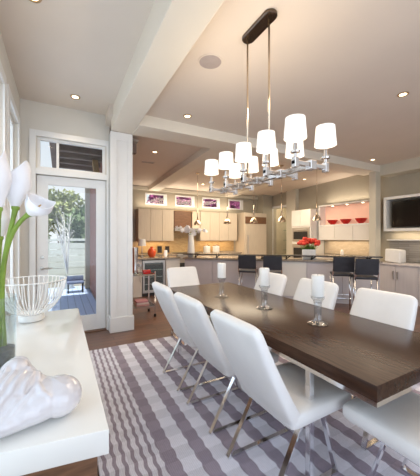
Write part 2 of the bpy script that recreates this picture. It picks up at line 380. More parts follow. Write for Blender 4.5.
# ------------------------------------------------------------------ outside
struct(MB().box(-6, .72, YD + .15, 9.0, -.12, -.02).build('patio', M_deck))
struct(MB().box(-9, 12, 9.0, 20, -.2, -.06).build('ground', M_grass))
struct(MB().box(-9, XL - .15, YB, YD + .15, -.2, -.06).build('ground', M_grass))
def fence():
    root = thing('garden_fence', 'pale grey horizontal board fence beyond the patio door', 'fence', (0, 10.2, -.06))
    for i in range(6): MB().box(-4.5, 1.6, 0, .025, .05 + i * .21, .05 + i * .21 + .198, .004).build('board', M_fence, root)
    for x in (-4.4, -2.9, -1.4, .1, 1.5): MB().box(x - .05, x + .05, .026, .12, 0, 1.42, .006).build('post', M_fence, root)
    MB().box(-4.5, 1.6, -.02, .05, 1.36, 1.44, .006).build('rail', M_fence, root)
fence()
def foliage(n, rad, c, m, size, parent, seed=1, name='foliage'):
    r = random.Random(seed); b = MB(); bm = b.bm
    for _ in range(n):
        while True:
            q = Vector((r.uniform(-1, 1), r.uniform(-1, 1), r.uniform(-1, 1)))
            if 0.35 < q.length < 1: break
        q = q * (0.82 + 0.18 * math.sin(7 * q.x + 3 * q.z) * math.cos(6 * q.y + seed))
        pnt = Vector((c[0] + q.x * rad[0], c[1] + q.y * rad[1], c[2] + q.z * rad[2]))
        d = Vector((r.uniform(-1, 1), r.uniform(-1, 1), r.uniform(-.6, 1))).normalized(); e = d.orthogonal().normalized(); e.rotate(Matrix.Rotation(r.uniform(0, 6.28), 3, d)); s_ = size * r.uniform(.6, 1.3)
        n_ = d.cross(e)
        vs = [bm.verts.new(pnt - e * s_), bm.verts.new(pnt + n_ * s_ * .45), bm.verts.new(pnt + e * s_), bm.verts.new(pnt - n_ * s_ * .45)]
        bm.faces.new(vs)
    return b.build(name, m, parent, recalc=False)
def tree(x, y, rad, zc, m, label, cat, seed, n=1500, size=.09, nm='garden_tree'):
    t = thing(nm, label, cat, (x, y, -.06))
    MB().tube([(0, 0, 0), (.05, .02, zc * .5), (0, 0, zc), (-.03, 0, zc + rad[2] * .5)], [.09, .07, .05, .02], 8).build('trunk', M_trunk, t, True)
    for k in range(3):
        a = k * 2.1 + seed
        MB().tube([(0, 0, zc * .8), (math.cos(a) * rad[0] * .3, math.sin(a) * rad[1] * .3, zc), (math.cos(a) * rad[0] * .6, math.sin(a) * rad[1] * .6, zc + rad[2] * .4)], [.045, .03, .012], 6).build('branch', M_trunk, t, True)
    foliage(n, rad, (0, 0, zc), m, size, t, seed)
tree(-1.15, 11.6, (1.0, .8, .95), 1.55, M_bush, 'dark green bushy tree behind the fence, seen left in the door glass', 'tree', 3, 1900, .11)
tree(.95, 11.5, (1.0, .8, 1.1), 1.75, M_bush, 'dark green bushy tree behind the fence, seen right in the door glass', 'tree', 8, 1900, .11)
tree(-.1, 14.4, (1.7, 1.0, 1.2), 2.7, M_bush2, 'tall pale yellow-green tree rising behind the two dark trees', 'tree', 5, 1500, .13)
for i, (x, lab) in enumerate(((2.95, 'pink flowering tree outside, filling the leftmost two high kitchen windows'), (5.25, 'pink flowering tree outside, filling the rightmost two high kitchen windows'))):
    tree(x + .9, 10.2, (1.14, .7, 1.1), 2.9, M_pink, lab, 'tree', 20 + i, 2600, .10)
# pale bare shrub on the patio
t = thing('bare_shrub', 'pale leafless branching shrub in front of the fence', 'shrub', (.17, 8.72, -.02))
rr = random.Random(4)
MB().lathe([(0, 0), (.14, 0), (.20, .34), (.17, .34), (.15, .3), (0, .3)], seg=20).build('pot', M_fence, t, 40)
for k in range(11):
    a = rr.uniform(0, 6.28); l = rr.uniform(1.2, 1.85); sp_ = rr.uniform(.12, .42)
    pts = [(0, 0, .3), (math.cos(a) * sp_ * .3, math.sin(a) * sp_ * .3, .3 + l * .4), (math.cos(a) * sp_ * .7, math.sin(a) * sp_ * .7, .3 + l * .75), (math.cos(a) * sp_, math.sin(a) * sp_, .3 + l)]
    b = MB().tube(pts, [.016, .013, .009, .004], 5)
    for q in range(4):
        f = .45 + q * .14; ca = a + rr.uniform(-1.3, 1.3); bx, by, bz = [pts[1][i] + (pts[3][i] - pts[1][i]) * f for i in range(3)]
        b.tube([(bx, by, bz), (bx + math.cos(ca) * .14, by + math.sin(ca) * .14, bz + .22)], [.008, .003], 4)
    b.build('branch', M_twig, t, True)
# covered patio roof
t = thing('patio_roof', 'slatted brown patio roof with pale boards, seen through the transom', 'roof', (-.05, 4.62, 2.62))
MB().box(-.0, 1.2, .02, 2.2, .40, .44).build('roof_board', M_pergroof, t)
for i in range(5): MB().box(-.02, 1.2, .15 + i * .42, .25 + i * .42, .24, .40, .006).build('rafter', M_pergola, t)
MB().box(-.10, -.02, .02, 2.2, .20, .44, .006).build('fascia_beam', M_pergola, t)
MB().bar((.62, .05, -.75), (.62, 1.0, .22), .09, .09).build('brace', M_timber, t)
MB().box(-.62, 1.2, 2.08, 2.17, .10, .199, .006).build('cross_beam', M_pergola, t); MB().box(-.62, -.53, 2.08, 2.17, -2.64, .099, .006).build('post', M_pergola, t)
t = thing('patio_bench', 'low dark blue bench out on the patio deck', 'bench', (.16, 8.0, -.02))
MB().box(-.02, .38, -.16, .16, .24, .29, .015).build('seat', M_blue, t, 40); MB().box(-.02, .38, .12, .16, .2905, .42, .015).build('backrest', M_blue, t, 40)
for x in (.01, .35):
    for y in (-.13, .13): MB().box(x - .015, x + .015, y - .015, y + .015, 0, .24).build('leg', M_dark, t)

# ------------------------------------------------------------------ rug
tag(MB().box(.20, 3.15, -.6, 3.68, 0.0, .014, .004).build('striped_rug', M_rug), 'large grey and off-white woven striped rug under the dining table', 'rug')
RUG = .0145

# ------------------------------------------------------------------ dining table
TX0, TX1, TY0, TY1 = 1.22, 2.17, .71, 3.43
tcx, tcy = (TX0 + TX1) / 2, (TY0 + TY1) / 2
t = thing('dining_table', 'long espresso brown dining table on slim chrome legs', 'table', (tcx, tcy, RUG))
hx, hy = (TX1 - TX0) / 2, (TY1 - TY0) / 2
zt = .75 - RUG
MB().box(-hx, hx, -hy, hy, zt - .075, zt, .004).build('tabletop', M_table, t, 30)
b = MB()
for s_ in (-1, 1):
    b.box(s_ * hx - .012, s_ * hx + .012, -hy, hy, zt - .098, zt - .0755) if False else b.box(s_ * (hx - .028), s_ * (hx - .002), -hy + .002, hy - .002, zt - .098, zt - .0755)
    b.box(-hx + .028, hx - .028, s_ * (hy - .028), s_ * (hy - .002), zt - .098, zt - .0755)
b.build('chrome_trim', M_chrome, t)
for sx in (-1, 1):
    for sy in (-1, 1):
        MB().box(sx * (hx - .020) - .0175, sx * (hx - .020) + .0175, sy * (hy - .39) - .0175, sy * (hy - .39) + .0175, 0, zt - .0985, .003).build('leg', M_chrome, t)

# ------------------------------------------------------------------ dining chairs
def make_chair(label):
    t = thing('dining_chair', label, 'chair', group='white dining chairs')
    # backrest: reclined slab, rounded corners. local +x is forward
    rings = []; n = 16
    top, bot = Vector((.005, 0, .940)), Vector((.280, 0, .40))
    d = (bot - top).normalized(); nrm = Vector((-d.z, 0, d.x)).normalized()
    def br(f, wf, tf):
        bow = -.014 * math.sin(PI * f)
        c = top.lerp(bot, f) + nrm * bow
        w_ = (.236 + .008 * min(1, f * 2.2)) * wf; th = (.033 + .017 * f) * tf
        return sring(c, Vector((0, w_, 0)), nrm * th, 24, 5)
    for f, wf, tf in ((-.006, .80, .35), (.0, .86, .62), (.012, .92, .84), (.03, .965, .96), (.07, .995, 1), (.2, 1, 1), (.35, 1, 1), (.5, 1, 1), (.65, 1, 1), (.8, 1, 1), (.93, 1, 1), (.98, .98, .95), (1.0, .94, .8)):
        rings.append(br(f, wf, tf))
    MB().rings(rings).build('backrest', M_leather, t, 60)
    rings = []
    for x, wf, tf in ((.225, .93, .7), (.235, .97, .9), (.26, 1, 1), (.40, 1, 1.0), (.55, 1, 1), (.66, 1, 1), (.69, .99, .93), (.705, .96, .78), (.712, .90, .5)):
        zc = .425 + .006 * math.sin((x - .25) * 5)
        rings.append(sring((x, 0, zc), Vector((0, .246 * wf, 0)), Vector((0, 0, .052 * tf)), 24, 5))
    MB().rings(rings).build('seat', M_leather, t, 60)
    for s_ in (-1, 1):
        y = s_ * .195
        b = MB().box(.10, .62, y - .015, y + .015, 0, .012)
        b.bar((.108, y, .004), (.325, y, .375), .012, .030, (0, 1, 0)); b.bar((.614, y, .004), (.50, y, .375), .012, .030, (0, 1, 0))
        b.box(.30, .53, y - .015, y + .015, .368, .377)
        b.build('leg', M_chrome, t)
    MB().box(.33, .36, -.18, .18, .366, .376).box(.47, .50, -.18, .18, .366, .376).build('crossbar', M_chrome, t)
    return t
CH = [((.82, 1.275, 0), 0, 'white leather dining chair in the left row, nearest the camera'),
      ((.82, 1.90, 0), 0, 'white leather dining chair in the middle of the left row'),
      ((.82, 2.51, 0), 0, 'white leather dining chair in the left row, nearest the kitchen'),
      ((2.36, 1.30, 0), PI, 'white leather dining chair across the table, nearest the grey cabinets'),
      ((2.36, 1.97, 0), PI, 'white leather dining chair across the table, middle of that row'),
      ((2.36, 2.66, 0), PI, 'white leather dining chair across the table, smallest and nearest the bar'),
      ((1.60, 3.86, 0), -PI / 2, 'white leather dining chair at the far head of the table'),
      ((1.61, .285, 0), PI / 2, 'white leather dining chair at the near head, only its seat and chrome frame showing')]
c0 = None
for (loc, rz, lab) in CH:
    loc = (loc[0], loc[1], RUG)
    if loc[1] > 3.6: loc = (loc[0], loc[1], RUG)
    if c0 is None: c0 = make_chair(lab); c0.location = loc
    else: dup(c0, loc, rz, lab)

# ------------------------------------------------------------------ candles on the table
def holder(label):
    t = thing('candle_holder', label, 'candle holder', group='glass candle holders on the table')
    MB().lathe([(.074, 0), (.076, .008), (.055, .016), (.036, .03), (.029, .05), (.027, .09), (.028, .13), (.030, .16)], seg=10).build('stem', M_holder, t, 35)
    MB().lathe([(.030, .16), (.036, .18), (.050, .195), (.052, .212), (.0495, .212), (.048, .206), (.0, .203)], seg=10).build('cup', M_holder, t, 35)
    return t
def candle(label, h=.165, r=.046):
    t = thing('pillar_candle', label, 'candle', group='white pillar candles')
    MB().lathe([(0, 0), (r * .96, 0), (r, .006), (r, h - .008), (r * .93, h), (r * .5, h - .004), (0, h - .006)], seg=24).build('wax', M_candle, t, 40)
    MB().tube([(0, 0, h - .006), (.001, 0, h + .008)], .0015, 5).build('wick', M_dark, t)
    return t
spots = [((1.71, 1.44), 'nearest the camera', .150), ((1.66, 2.00), 'in the middle of the table', .150), ((1.57, 2.62), 'farthest along the table', .150)]
hh = cc = None
for (x, y), w_, _ in spots:
    l1, l2 = f'clear glass candle holder with flared foot, {w_}', f'thick white pillar candle in the glass holder {w_}'
    if hh is None: hh = holder(l1); hh.location = (x, y, .7505); cc = candle(l2); cc.location = (x, y, .7505 + .2055)
    else: dup(hh, (x, y, .7505), 0, l1); dup(cc, (x, y, .7505 + .2055), 0, l2)

# ------------------------------------------------------------------ console and its ornaments
t = thing('console_table', 'long white lacquered console with a brown base, along the window wall', 'console', (0, 0, RUG))
b = MB()
CX0, CX1, CY0, CY1 = -.45, .145, .985, 2.83
g = bmesh.new()
def quad_prism(b, pts, z0, z1, bev=.004):
    g = bmesh.new(); vb = [g.verts.new((x, y, z0)) for x, y in pts]; vt = [g.verts.new((x, y, z1)) for x, y in pts]
    n = len(pts)
    g.faces.new(list(reversed(vb))); g.faces.new(vt)
    for i in range(n): g.faces.new((vb[i], vb[(i + 1) % n], vt[(i + 1) % n], vt[i]))
    bmesh.ops.bevel(g, geom=list(g.edges), offset=bev, segments=2, affect='EDGES', profile=.5); b.merge(g); return b
quad_prism(b, [(CX0, CY0 + .09), (CX1, CY0), (CX1, CY1), (CX0, CY1)], .75 - RUG - .085, .75 - RUG)
b.build('slab_top', M_lac, t, 30)
MB().box(CX0 + .02, CX1 - .004, CY0 + .100, CY1 - .02, .648 - RUG, .664 - RUG, .002).build('chrome_trim', M_chrome, t)
MB().box(CX0 + .03, CX1 - .022, CY0 + .135, CY1 - .03, .48, .647 - RUG, .003).build('drawer_case', M_brown, t)
for y in (CY0 + .18, CY1 - .08):
    for x in (CX0 + .06, CX1 - .06): MB().box(x - .02, x + .02, y - .02, y + .02, 0, .48, .002).build('leg', M_chrome, t)
ZC = .751
# wire bowl
t = thing('wire_bowl', 'large white wire bowl on a short round foot, at the far end of the console', 'bowl', (-.205, 2.60, ZC))
MB().lathe([(0, 0), (.085, 0), (.088, .012), (.088, .045), (.078, .055), (0, .055)], seg=28).build('foot', M_white, t, 40)
b = MB(); NW = 40
for k in range(NW):
    a = 2 * PI * k / NW
    prof = [(.070, .05), (.115, .065), (.165, .105), (.205, .165), (.230, .235), (.245, .315)]
    b.tube([(r_ * math.cos(a), r_ * math.sin(a), z) for r_, z in prof], .0042, 5)
b.build('wires', M_white, t, True)
ringp = [(.247 * math.cos(2 * PI * k / 48), .247 * math.sin(2 * PI * k / 48), .315) for k in range(48)]
MB().tube(ringp, .005, 6, closed=True).build('rim', M_white, t, True)
# glass vase with lilies
VX, VY = -.275, 1.70
t = thing('glass_vase', 'tall clear glass cylinder vase on the console, holding the calla lilies', 'vase', (VX, VY, ZC))
MB().lathe([(0, 0), (.072, 0), (.075, .006), (.080, .36), (.076, .36), (.071, .012), (0, .012)], seg=32).build('glass_body', M_vase, t, 40)
MB().lathe([(0, .013), (.070, .013), (.071, .10), (.03, .112), (0, .113)], seg=24).build('pebbles', M_soil, t, 40)
def calla(name_label, base, head, axis, L=.20, mid=None, roll=0.0):
    base, head, axis = Vector(base), Vector(head), Vector(axis).normalized()
    t = thing('calla_lily', name_label, 'flower', base, group='white calla lilies in the glass vase')
    h_ = head - base
    p1 = Vector(mid) - base if mid else h_ * .55
    pts = []
    for i in range(13):
        f = i / 12; end = h_
        c = end - axis * .06
        pts.append((1 - f) ** 3 * Vector((0, 0, 0)) + 3 * f * (1 - f) ** 2 * p1 + 3 * f * f * (1 - f) * c + f ** 3 * end)
    MB().tube(pts, [.0105] * 11 + [.0125, .015], 8).build('stem', M_green, t, True)
    e = Vector((.88, -.48, 0)); e.rotate(Matrix.Rotation(roll, 3, 'Z')); e = (e - axis * e.dot(axis)).normalized(); n_ = axis.cross(e)
    b = MB(); rows = 16; cols = 28; grid = []
    for i in range(rows + 1):
        u = i / rows; row = []
        for j in range(cols + 1):
            th = -PI * 1.08 + 2 * PI * 1.08 * j / cols
            back = .5 + .5 * math.cos(th)            # 1 at the back (pointed side)
            hgt = L * u * (.56 + .44 * back ** 2)
            r_ = .014 + .042 * math.sin(min(1, u * 1.35) * PI / 2) ** 1.2 * (1 - .75 * back ** 3 * max(0, u - .55) * 2.2)
            r_ *= 1 + .05 * th / PI
            if u > .6: r_ += (u - .6) ** 2 * (.09 * (1 - back) + .03 * back ** 6)
            pt = h_ - axis * .004 + axis * hgt + e * (r_ * math.cos(th)) + n_ * (r_ * math.sin(th))
            row.append(b.bm.verts.new(pt))
        grid.append(row)
    for i in range(rows):
        for j in range(cols): b.bm.faces.new((grid[i][j], grid[i][j + 1], grid[i + 1][j + 1], grid[i + 1][j]))
    o = b.build('bloom', M_petal, t, True)
    sm = o.modifiers.new('thick', 'SOLIDIFY'); sm.thickness = .003
    sp_ = h_ + axis * .01
    MB().tube([sp_, sp_ + axis * .03, sp_ + axis * .055], [.006, .006, .003], 8).build('spadix', M_timber, t, True)
    MB().ell(h_, (.018, .018, .018)).build('calyx', M_green, t, True)
zb = ZC + .115
calla('largest white calla lily, cut off by the left edge of the photo', (VX - .015, VY, zb), (-.245, 1.53, 1.53), (-.02, .05, 1), .27, (-.27, 1.66, 1.2), roll=.25)
calla('upright white calla lily in the centre of the vase', (VX + .012, VY - .02, zb), (-.190, 1.60, 1.545), (.10, .0, 1), .235, (-.285, 1.68, 1.20), roll=-.15)
calla('white calla lily leaning out to the right on a curved stem', (VX + .03, VY - .01, zb), (-.128, 1.56, 1.518), (.85, -.45, .75), .125, (-.285, 1.67, 1.42), roll=.5)
calla('white calla lily hanging lowest, behind the others at the left edge', (VX - .03, VY + .03, zb), (-.262, 1.66, 1.40), (-.1, .25, 1), .17, roll=.3)
# ceramic sleeping figure
def figurine():
    o_ = MB(); E_ = o_.ell
    Rz = lambda a: Matrix.Rotation(a, 3, 'Z'); Ry = lambda a: Matrix.Rotation(a, 3, 'Y')
    E_((-.07, .0, .045), (.20, .105, .052))                         # spread hem of the robe
    E_((-.07, .01, .085), (.13, .088, .075))                        # curled back
    E_((.03, .0, .055), (.13, .092, .058))
    E_((-.14, .02, .115), (.085, .07, .062))                        # shoulder
    E_((.125, .0, .060), (.074, .080, .064), Ry(.2)); E_((.07, .0, .07), (.09, .085, .055))              # drawn-up knee under the cloth
    E_((-.012, .060, .150), (.045, .042, .042)); E_((-.03, .03, .115), (.10, .085, .055))                     # head laid on the arms
    E_((.030, .035, .160), (.011, .012, .009)); E_((.012, .024, .148), (.012, .006, .004)); E_((-.03, .03, .165), (.010, .012, .016))
    E_((.03, .045, .105), (.07, .035, .03), Rz(-.35)); E_((-.04, .0, .125), (.075, .03, .028), Rz(.4))   # folded arms
    for k in range(4): o_.tube([(.045 + .003 * k, .062 - .014 * k, .128), (.066, .054 - .014 * k, .122), (.078, .050 - .014 * k, .104)], [.006, .0065, .005], 8)   # fingers
    from mathutils.bvhtree import BVHTree
    tree_ = BVHTree.FromBMesh(o_.bm)
    def drape(pts, rad):                                             # lay a fold of cloth over the surface
        path = []
        for a in range(len(pts) - 1):
            for q in range(6):
                f = q / 6; x, y = pts[a][0] * (1 - f) + pts[a + 1][0] * f, pts[a][1] * (1 - f) + pts[a + 1][1] * f
                h_ = tree_.ray_cast(Vector((x, y, .5)), Vector((0, 0, -1)))[0]
                if h_ is not None: path.append(h_ + Vector((0, 0, -.001)))
        n_ = len(path); o_.tube(path, [rad * (.35 + .65 * math.sin(PI * (k_ + .5) / n_)) for k_ in range(n_)], 8)
    for k in range(7):                                               # robe folds
        x0 = -.10 + .155 * k / 6
        drape([(x0 + .02, .045), (x0 + .012, 0), (x0 - .012, -.045), (x0 - .05, -.078), (x0 - .08, -.092)], .0085)
    drape([(.062, .075), (.058, .03), (.060, -.02), (.075, -.055), (.105, -.073)], .011)
    drape([(.085, .06), (.10, .01), (.125, -.03), (.155, -.05)], .0045)
    drape([(-.05, .09), (.03, .075), (.055, .03)], .010)
    for v in o_.bm.verts: v.co.z = max(v.co.z, .002)
    o = o_.build('sleeping_figurine', M_ceramic)
    rm = o.modifiers.new('remesh', 'REMESH'); rm.mode = 'VOXEL'; rm.voxel_size = .0038; rm.use_smooth_shade = True
    sm = o.modifiers.new('smooth', 'SMOOTH'); sm.factor = .5; sm.iterations = 4
    o.location = (-.135, 1.165, ZC + .001); o.scale = (1.05, 1.08, 1.06)
    tag(o, 'glossy white ceramic figurine of a curled-up robed sleeper on the console', 'figurine')
figurine()

# ------------------------------------------------------------------ chandelier
CHX = 1.42
ys = [1.25, 1.525, 1.80, 2.065, 2.33]
zs = 2.085
t = thing('chandelier', 'long polished chandelier of ten white drum shades above the table', 'chandelier', (CHX, 1.80, ZR))
b = MB(); n = 40; ol = []
for k in range(n):
    a = 2 * PI * k / n; cy = .125 if math.sin(a) >= 0 else -.150
    ol.append((.056 * math.cos(a), cy + .056 * math.sin(a) - 0.005))
b.rings([[Vector((x, y, -.002)) for x, y in ol], [Vector((x, y, -.022)) for x, y in ol], [Vector((x * .9, y * .97, -.028)) for x, y in ol]])
b.build('canopy', M_canopy, t, 30)
zbar = zs - .215 - ZR
for y in (1.935 - 1.80, 1.655 - 1.80): MB().tube([(0, y, -.028), (0, y, zbar + .018)], .008, 10).build('rod', M_nickel, t, True)
MB().box(-.018, .018, ys[0] - 1.80 - .02, ys[-1] - 1.80 + .02, zbar - .018, zbar + .018, .003).build('centre_bar', M_fixture, t)
for y in ys:
    yy = y - 1.80
    MB().box(-.155, .155, yy - .016, yy + .016, zbar - .0135, zbar + .0135, .003).box(-.026, .026, yy - .026, yy + .026, zbar - .03, zbar + .03, .004).box(-.155, -.122, yy - .018, yy + .018, zbar - .03, zbar + .035, .004).box(.122, .155, yy - .018, yy + .018, zbar - .03, zbar + .035, .004).build('arm', M_fixture, t)
    for s_ in (-1, 1):
        x = s_ * .138
        MB().lathe([(.0, .036), (.012, .036), (.012, .055), (.028, .06), (.030, .072), (.014, .076), (.012, .12)], (x, yy, zbar), 14).build('socket', M_fixture, t, 40)
        b = MB().lathe([(.070, .148), (.070, .150), (.060, .276), (.058, .276), (.068, .150)], (x, yy, zbar), 28, cap=False)
        sh = b.build('lamp_shade', M_shade, t, 50)
        MB().ell((x, yy, zbar + .19), (.02, .02, .03), seg=12, rg=8).build('bulb', M_bulb, sh, True)

# ------------------------------------------------------------------ ceiling fittings
def recessed(label, loc, grp='recessed ceiling lights'):
    t = thing('recessed_light', label, 'ceiling light', loc, group=grp)
    MB().lathe([(.040, -.001), (.040, -.006), (.058, -.008), (.062, -.004), (.062, 0)], seg=24, cap=False).build('ring', M_brass, t, 40)
    MB().lathe([(0, -.002), (.042, -.002), (.036, -.005), (0, -.006)], seg=20).build('lens', M_bulb, t, True)
    return t
RL = [((.17, 4.05, ZL), 'recessed light in the lavender ceiling just before the patio door'),
      ((-.19, 2.52, ZL), 'recessed light at the top edge of the photo, left ceiling bay'),
      ((1.58, 3.58, ZR), 'recessed light beside the cross beam, left of the chandelier'),
      ((3.62, 1.80, ZR), 'recessed light in the warm ceiling at the right edge of the photo'),
      ((6.05, 3.62, ZR), 'recessed light tucked by the right column')]
for loc, lab in RL: recessed(lab, loc)
def kz(y): return zk0 + (zk1 - zk0) * (y - 4.04) / (YK + .15 - 4.04)
for (x, y, lab) in ((1.62, 5.25, 'recessed light in the kitchen ceiling, left of the kitchen beam'), (3.75, 7.35, 'recessed light in the kitchen ceiling over the range hood'), (4.55, 4.9, 'recessed light in the kitchen ceiling behind the chandelier'), (6.1, 5.6, 'recessed light in the kitchen ceiling before the wall ovens')):
    recessed(lab, (x, y, kz(y) - .001))
t = thing('ceiling_speaker', 'round grey flush ceiling speaker left of the chandelier', 'speaker', (1.29, 2.37, ZR))
MB().lathe([(.0, -.006), (.105, -.006), (.108, -.005)], seg=36).build('grille', M_grille, t, 30)
MB().lathe([(.108, -.001), (.108, -.007), (.118, -.007), (.120, -.001)], seg=36, cap=False).build('ring', M_ceil, t, 30)
t = thing('air_vent', 'small slotted air vent in the kitchen ceiling by the left column', 'vent', (1.68, 5.95, kz(5.95) - .002))
MB().box(-.15, .15, -.06, .06, -.008, 0, .002).build('frame', M_ceil, t)
for k in range(4): MB().box(-.13, .13, -.045 + k * .025, -.035 + k * .025, -.011, -.0085).build('slat', M_grille, t)

# ------------------------------------------------------------------ bar (diagonal) and stools
A0, A1 = Vector((2.70, 6.30, 0)), Vector((5.78, 3.30, 0))
bd = (A1 - A0).normalized(); bn = Vector((-bd.y, bd.x, 0))      # bn points into the kitchen
ba = math.atan2(bd.y, bd.x); BL = (A1 - A0).length
t = thing('bar_peninsula', 'long grey panelled kitchen bar running diagonally behind the dining table', 'bar', A0, ba)
np_ = 6
MB().box(0, BL, .02, .55, .0, .88).build('core', M_barpanel, t)
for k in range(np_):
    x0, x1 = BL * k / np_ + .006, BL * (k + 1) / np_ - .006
    MB().box(x0, x1, 0, .0195, .10, .87, .004).build('panel', M_wcab if k == 3 else M_barpanel, t)  # one whiter panel: light on the bar front put into its colour
MB().box(0, BL, .03, .05, 0, .095).build('kickboard', M_darkstone, t)
b = MB().box(-.03, BL + .03, -.05, .60, .8815, .92, .004)
o = b.build('bar_countertop', M_granite); o.location = A0; o.rotation_euler = (0, 0, ba); tag(o, 'speckled brown granite worktop on the diagonal bar', 'countertop')
t = thing('bar_ledge', 'thin dark raised ledge on angled brackets above the bar worktop', 'ledge', (A0.x, A0.y, .9205), ba)
MB().box(.0, BL + .02, -.10, .14, .075, .10, .004).build('shelf', M_darkstone, t)
for k in range(8):
    x = .25 + k * (BL - .5) / 7
    b = MB().bar((x, .10, .002), (x + .02, .02, .075), .03, .02, (1, 0, 0)).bar((x, .10, .002), (x + .10, .03, .075), .02, .016, (1, 0, 0)); b.box(x - .02, x + .03, .08, .12, 0, .006)
    b.build('bracket', M_darkstone, t)

def stool(label):
    t = thing('bar_stool', label, 'stool', group='black bar stools')
    MB().box(-.19, .19, -.20, .20, .655, .705, .018, 3).build('seat', M_navy, t, 45)
    rings = []
    for z, y in ((.745, -.212), (.76, -.214), (.85, -.228), (.95, -.238), (1.02, -.247), (1.032, -.248)):
        hw = .19 if .75 < z < 1.025 else .18
        rings.append(sring((0, y, z), Vector((hw, 0, 0)), Vector((0, .017, 0)), 20, 6))
    MB().rings(rings).build('backrest', M_navy, t, 50)
    for sx in (-1, 1):
        MB().bar((sx * .185, -.185, .66), (sx * .185, -.222, .80), .022, .012).build('back_bracket', M_chrome, t)
        for sy in (-1, 1): MB().tube([(sx * .175, sy * .175, .656), (sx * .19, sy * .20, .0)], .011, 8).build('leg', M_chrome, t, True)
    q = [(.195, .195, .23), (-.195, .195, .23), (-.195, -.195, .23), (.195, -.195, .23)]
    MB().tube(q, .008, 8, closed=True).build('foot_rail', M_chrome, t)
    return t
SP = [(248.5, 6.10), (273, 5.85), (343.5, 5.40), (363.5, 5.20)]
st = None
SPOS = [((3.66, 4.95), 'black bar stool farthest left along the bar'), ((3.97, 4.50), 'second black bar stool from the left end of the bar'), ((4.95, 3.59), 'black bar stool right of the planter of red flowers'), ((4.935, 3.124), 'black bar stool nearest the grey cabinets')]
for (x, y), lab in SPOS:
    if st is None: st = stool(lab); st.location = (x, y, 0); st.rotation_euler = (0, 0, ba)
    else: dup(st, (x, y, 0), ba, lab)

def on_bar(u, off, z): q = A0 + bd * u + bn * off; return (q.x, q.y, z)
# orchid vase at the left end of the bar
t = thing('tall_vase', 'tall tapered white vase at the left end of the bar', 'vase', on_bar(.10, .20, .921))
MB().lathe([(0, 0), (.085, 0), (.09, .01), (.092, .15), (.075, .40), (.062, .55), (.054, .555), (.054, .52), (.0, .50)], seg=28).build('body', M_white, t, 40)
rr = random.Random(11)
vb = on_bar(.10, .20, .921 + .505)
blo = None
def blossom_mesh():
    b = MB()
    for k in range(5):
        a = 2 * PI * k / 5
        b.ell((.032 * math.cos(a), 0.0, .032 * math.sin(a)), (.028, .008, .020), Matrix.Rotation(-a, 3, 'Y'), 10, 6)
    b.ell((0, -.012, 0), (.010, .012, .010), None, 8, 6); return b
bl_src = blossom_mesh().build('blossom', M_petal, None, True)
for i, (dx, dz, lab) in enumerate(((-.36, .10, 'white orchid spray arching left from the tall vase'), (-.10, .13, 'white orchid spray standing upright in the tall vase'), (.36, .06, 'white orchid spray arching right from the tall vase'))):
    t = thing('orchid_spray', lab, 'flower', vb)
    ex = Vector((.877 * dx, -.48 * dx, 0))
    pts = [Vector((0, 0, -.0)), Vector((0, 0, .12)) + ex * .12, Vector((0, 0, .19)) + ex * .5, Vector((0, 0, .10 + dz)) + ex]
    P_ = [(1 - f) ** 3 * pts[0] + 3 * f * (1 - f) ** 2 * pts[1] + 3 * f * f * (1 - f) * pts[2] + f ** 3 * pts[3] for f in [k / 10 for k in range(11)]]
    MB().tube(P_, .006, 6).build('stem', M_leaf, t, True)
    for k in range(9):
        q = P_[3 + (k % 8)] + Vector((rr.uniform(-.05, .05), rr.uniform(-.06, .02), rr.uniform(-.03, .06)))
        c = bl_src if (i == 0 and k == 0) else bl_src.copy()
        if c is not bl_src: C.objects.link(c)
        c.parent = t; c.location = q; c.rotation_euler = (rr.uniform(-.4, .4), rr.uniform(0, 6), -.5 + rr.uniform(-.6, .6)); c.scale = (.85,) * 3
# white planter with red flowers
t = thing('square_planter', 'square white planter of red flowers on the bar', 'planter', on_bar(2.93, .30, .921), ba)
b = MB().box(-.14, .14, -.11, -.10, 0, .22).box(-.14, .14, .10, .11, 0, .22).box(-.14, -.13, -.10, .10, 0, .22).box(.13, .14, -.10, .10, 0, .22).box(-.13, .13, -.10, .10, 0, .17)
b.build('pot', M_white, t); 
pc = Vector(on_bar(2.93, .30, .921 + .171))
tul = None
for k in range(18):
    x, y = rr.uniform(-.12, .12), rr.uniform(-.085, .085)
    base = Vector((pc.x, pc.y, pc.z)) + bd * x + bn * y
    if tul is None:
        tul = thing('red_flower', 'red tulip-like bloom in the white planter on the bar', 'flower', base, group='red flowers in the planter')
        MB().tube([(0, 0, 0), (.02, 0, .09), (.055, 0, .16)], .005, 6).build('stem', M_green, tul, True)
        b = MB()
        for q in range(6):
            a = 2 * PI * q / 6
            b.ell((.055 + .020 * math.cos(a), .020 * math.sin(a), .185), (.018, .022, .036), Matrix.Rotation(a, 3, 'Z'), 8, 6)
        b.build('bloom', M_redpetal, tul, True)
        b = MB()
        for q in range(3):
            a = 2 * PI * q / 3 + .4; u1 = Vector((math.cos(a), math.sin(a), 0)); w1 = Vector((-u1.y, u1.x, 0))
            r0 = [Vector((0, 0, 0)), u1 * .03 + Vector((0, 0, .07)), u1 * .075 + Vector((0, 0, .10))]
            vs = [b.bm.verts.new(r0[0]), b.bm.verts.new(r0[1] + w1 * .016), b.bm.verts.new(r0[2]), b.bm.verts.new(r0[1] - w1 * .016)]; b.bm.faces.new(vs)
        b.build('leaves', M_leaf, tul, recalc=False)
        tul.rotation_euler = (0, 0, rr.uniform(0, 6))
    else:
        d_ = dup(tul, base, math.atan2(y, x) + ba + rr.uniform(-.4, .4)); d_.scale = (1.7, 1.5, rr.uniform(.85, 1.6))

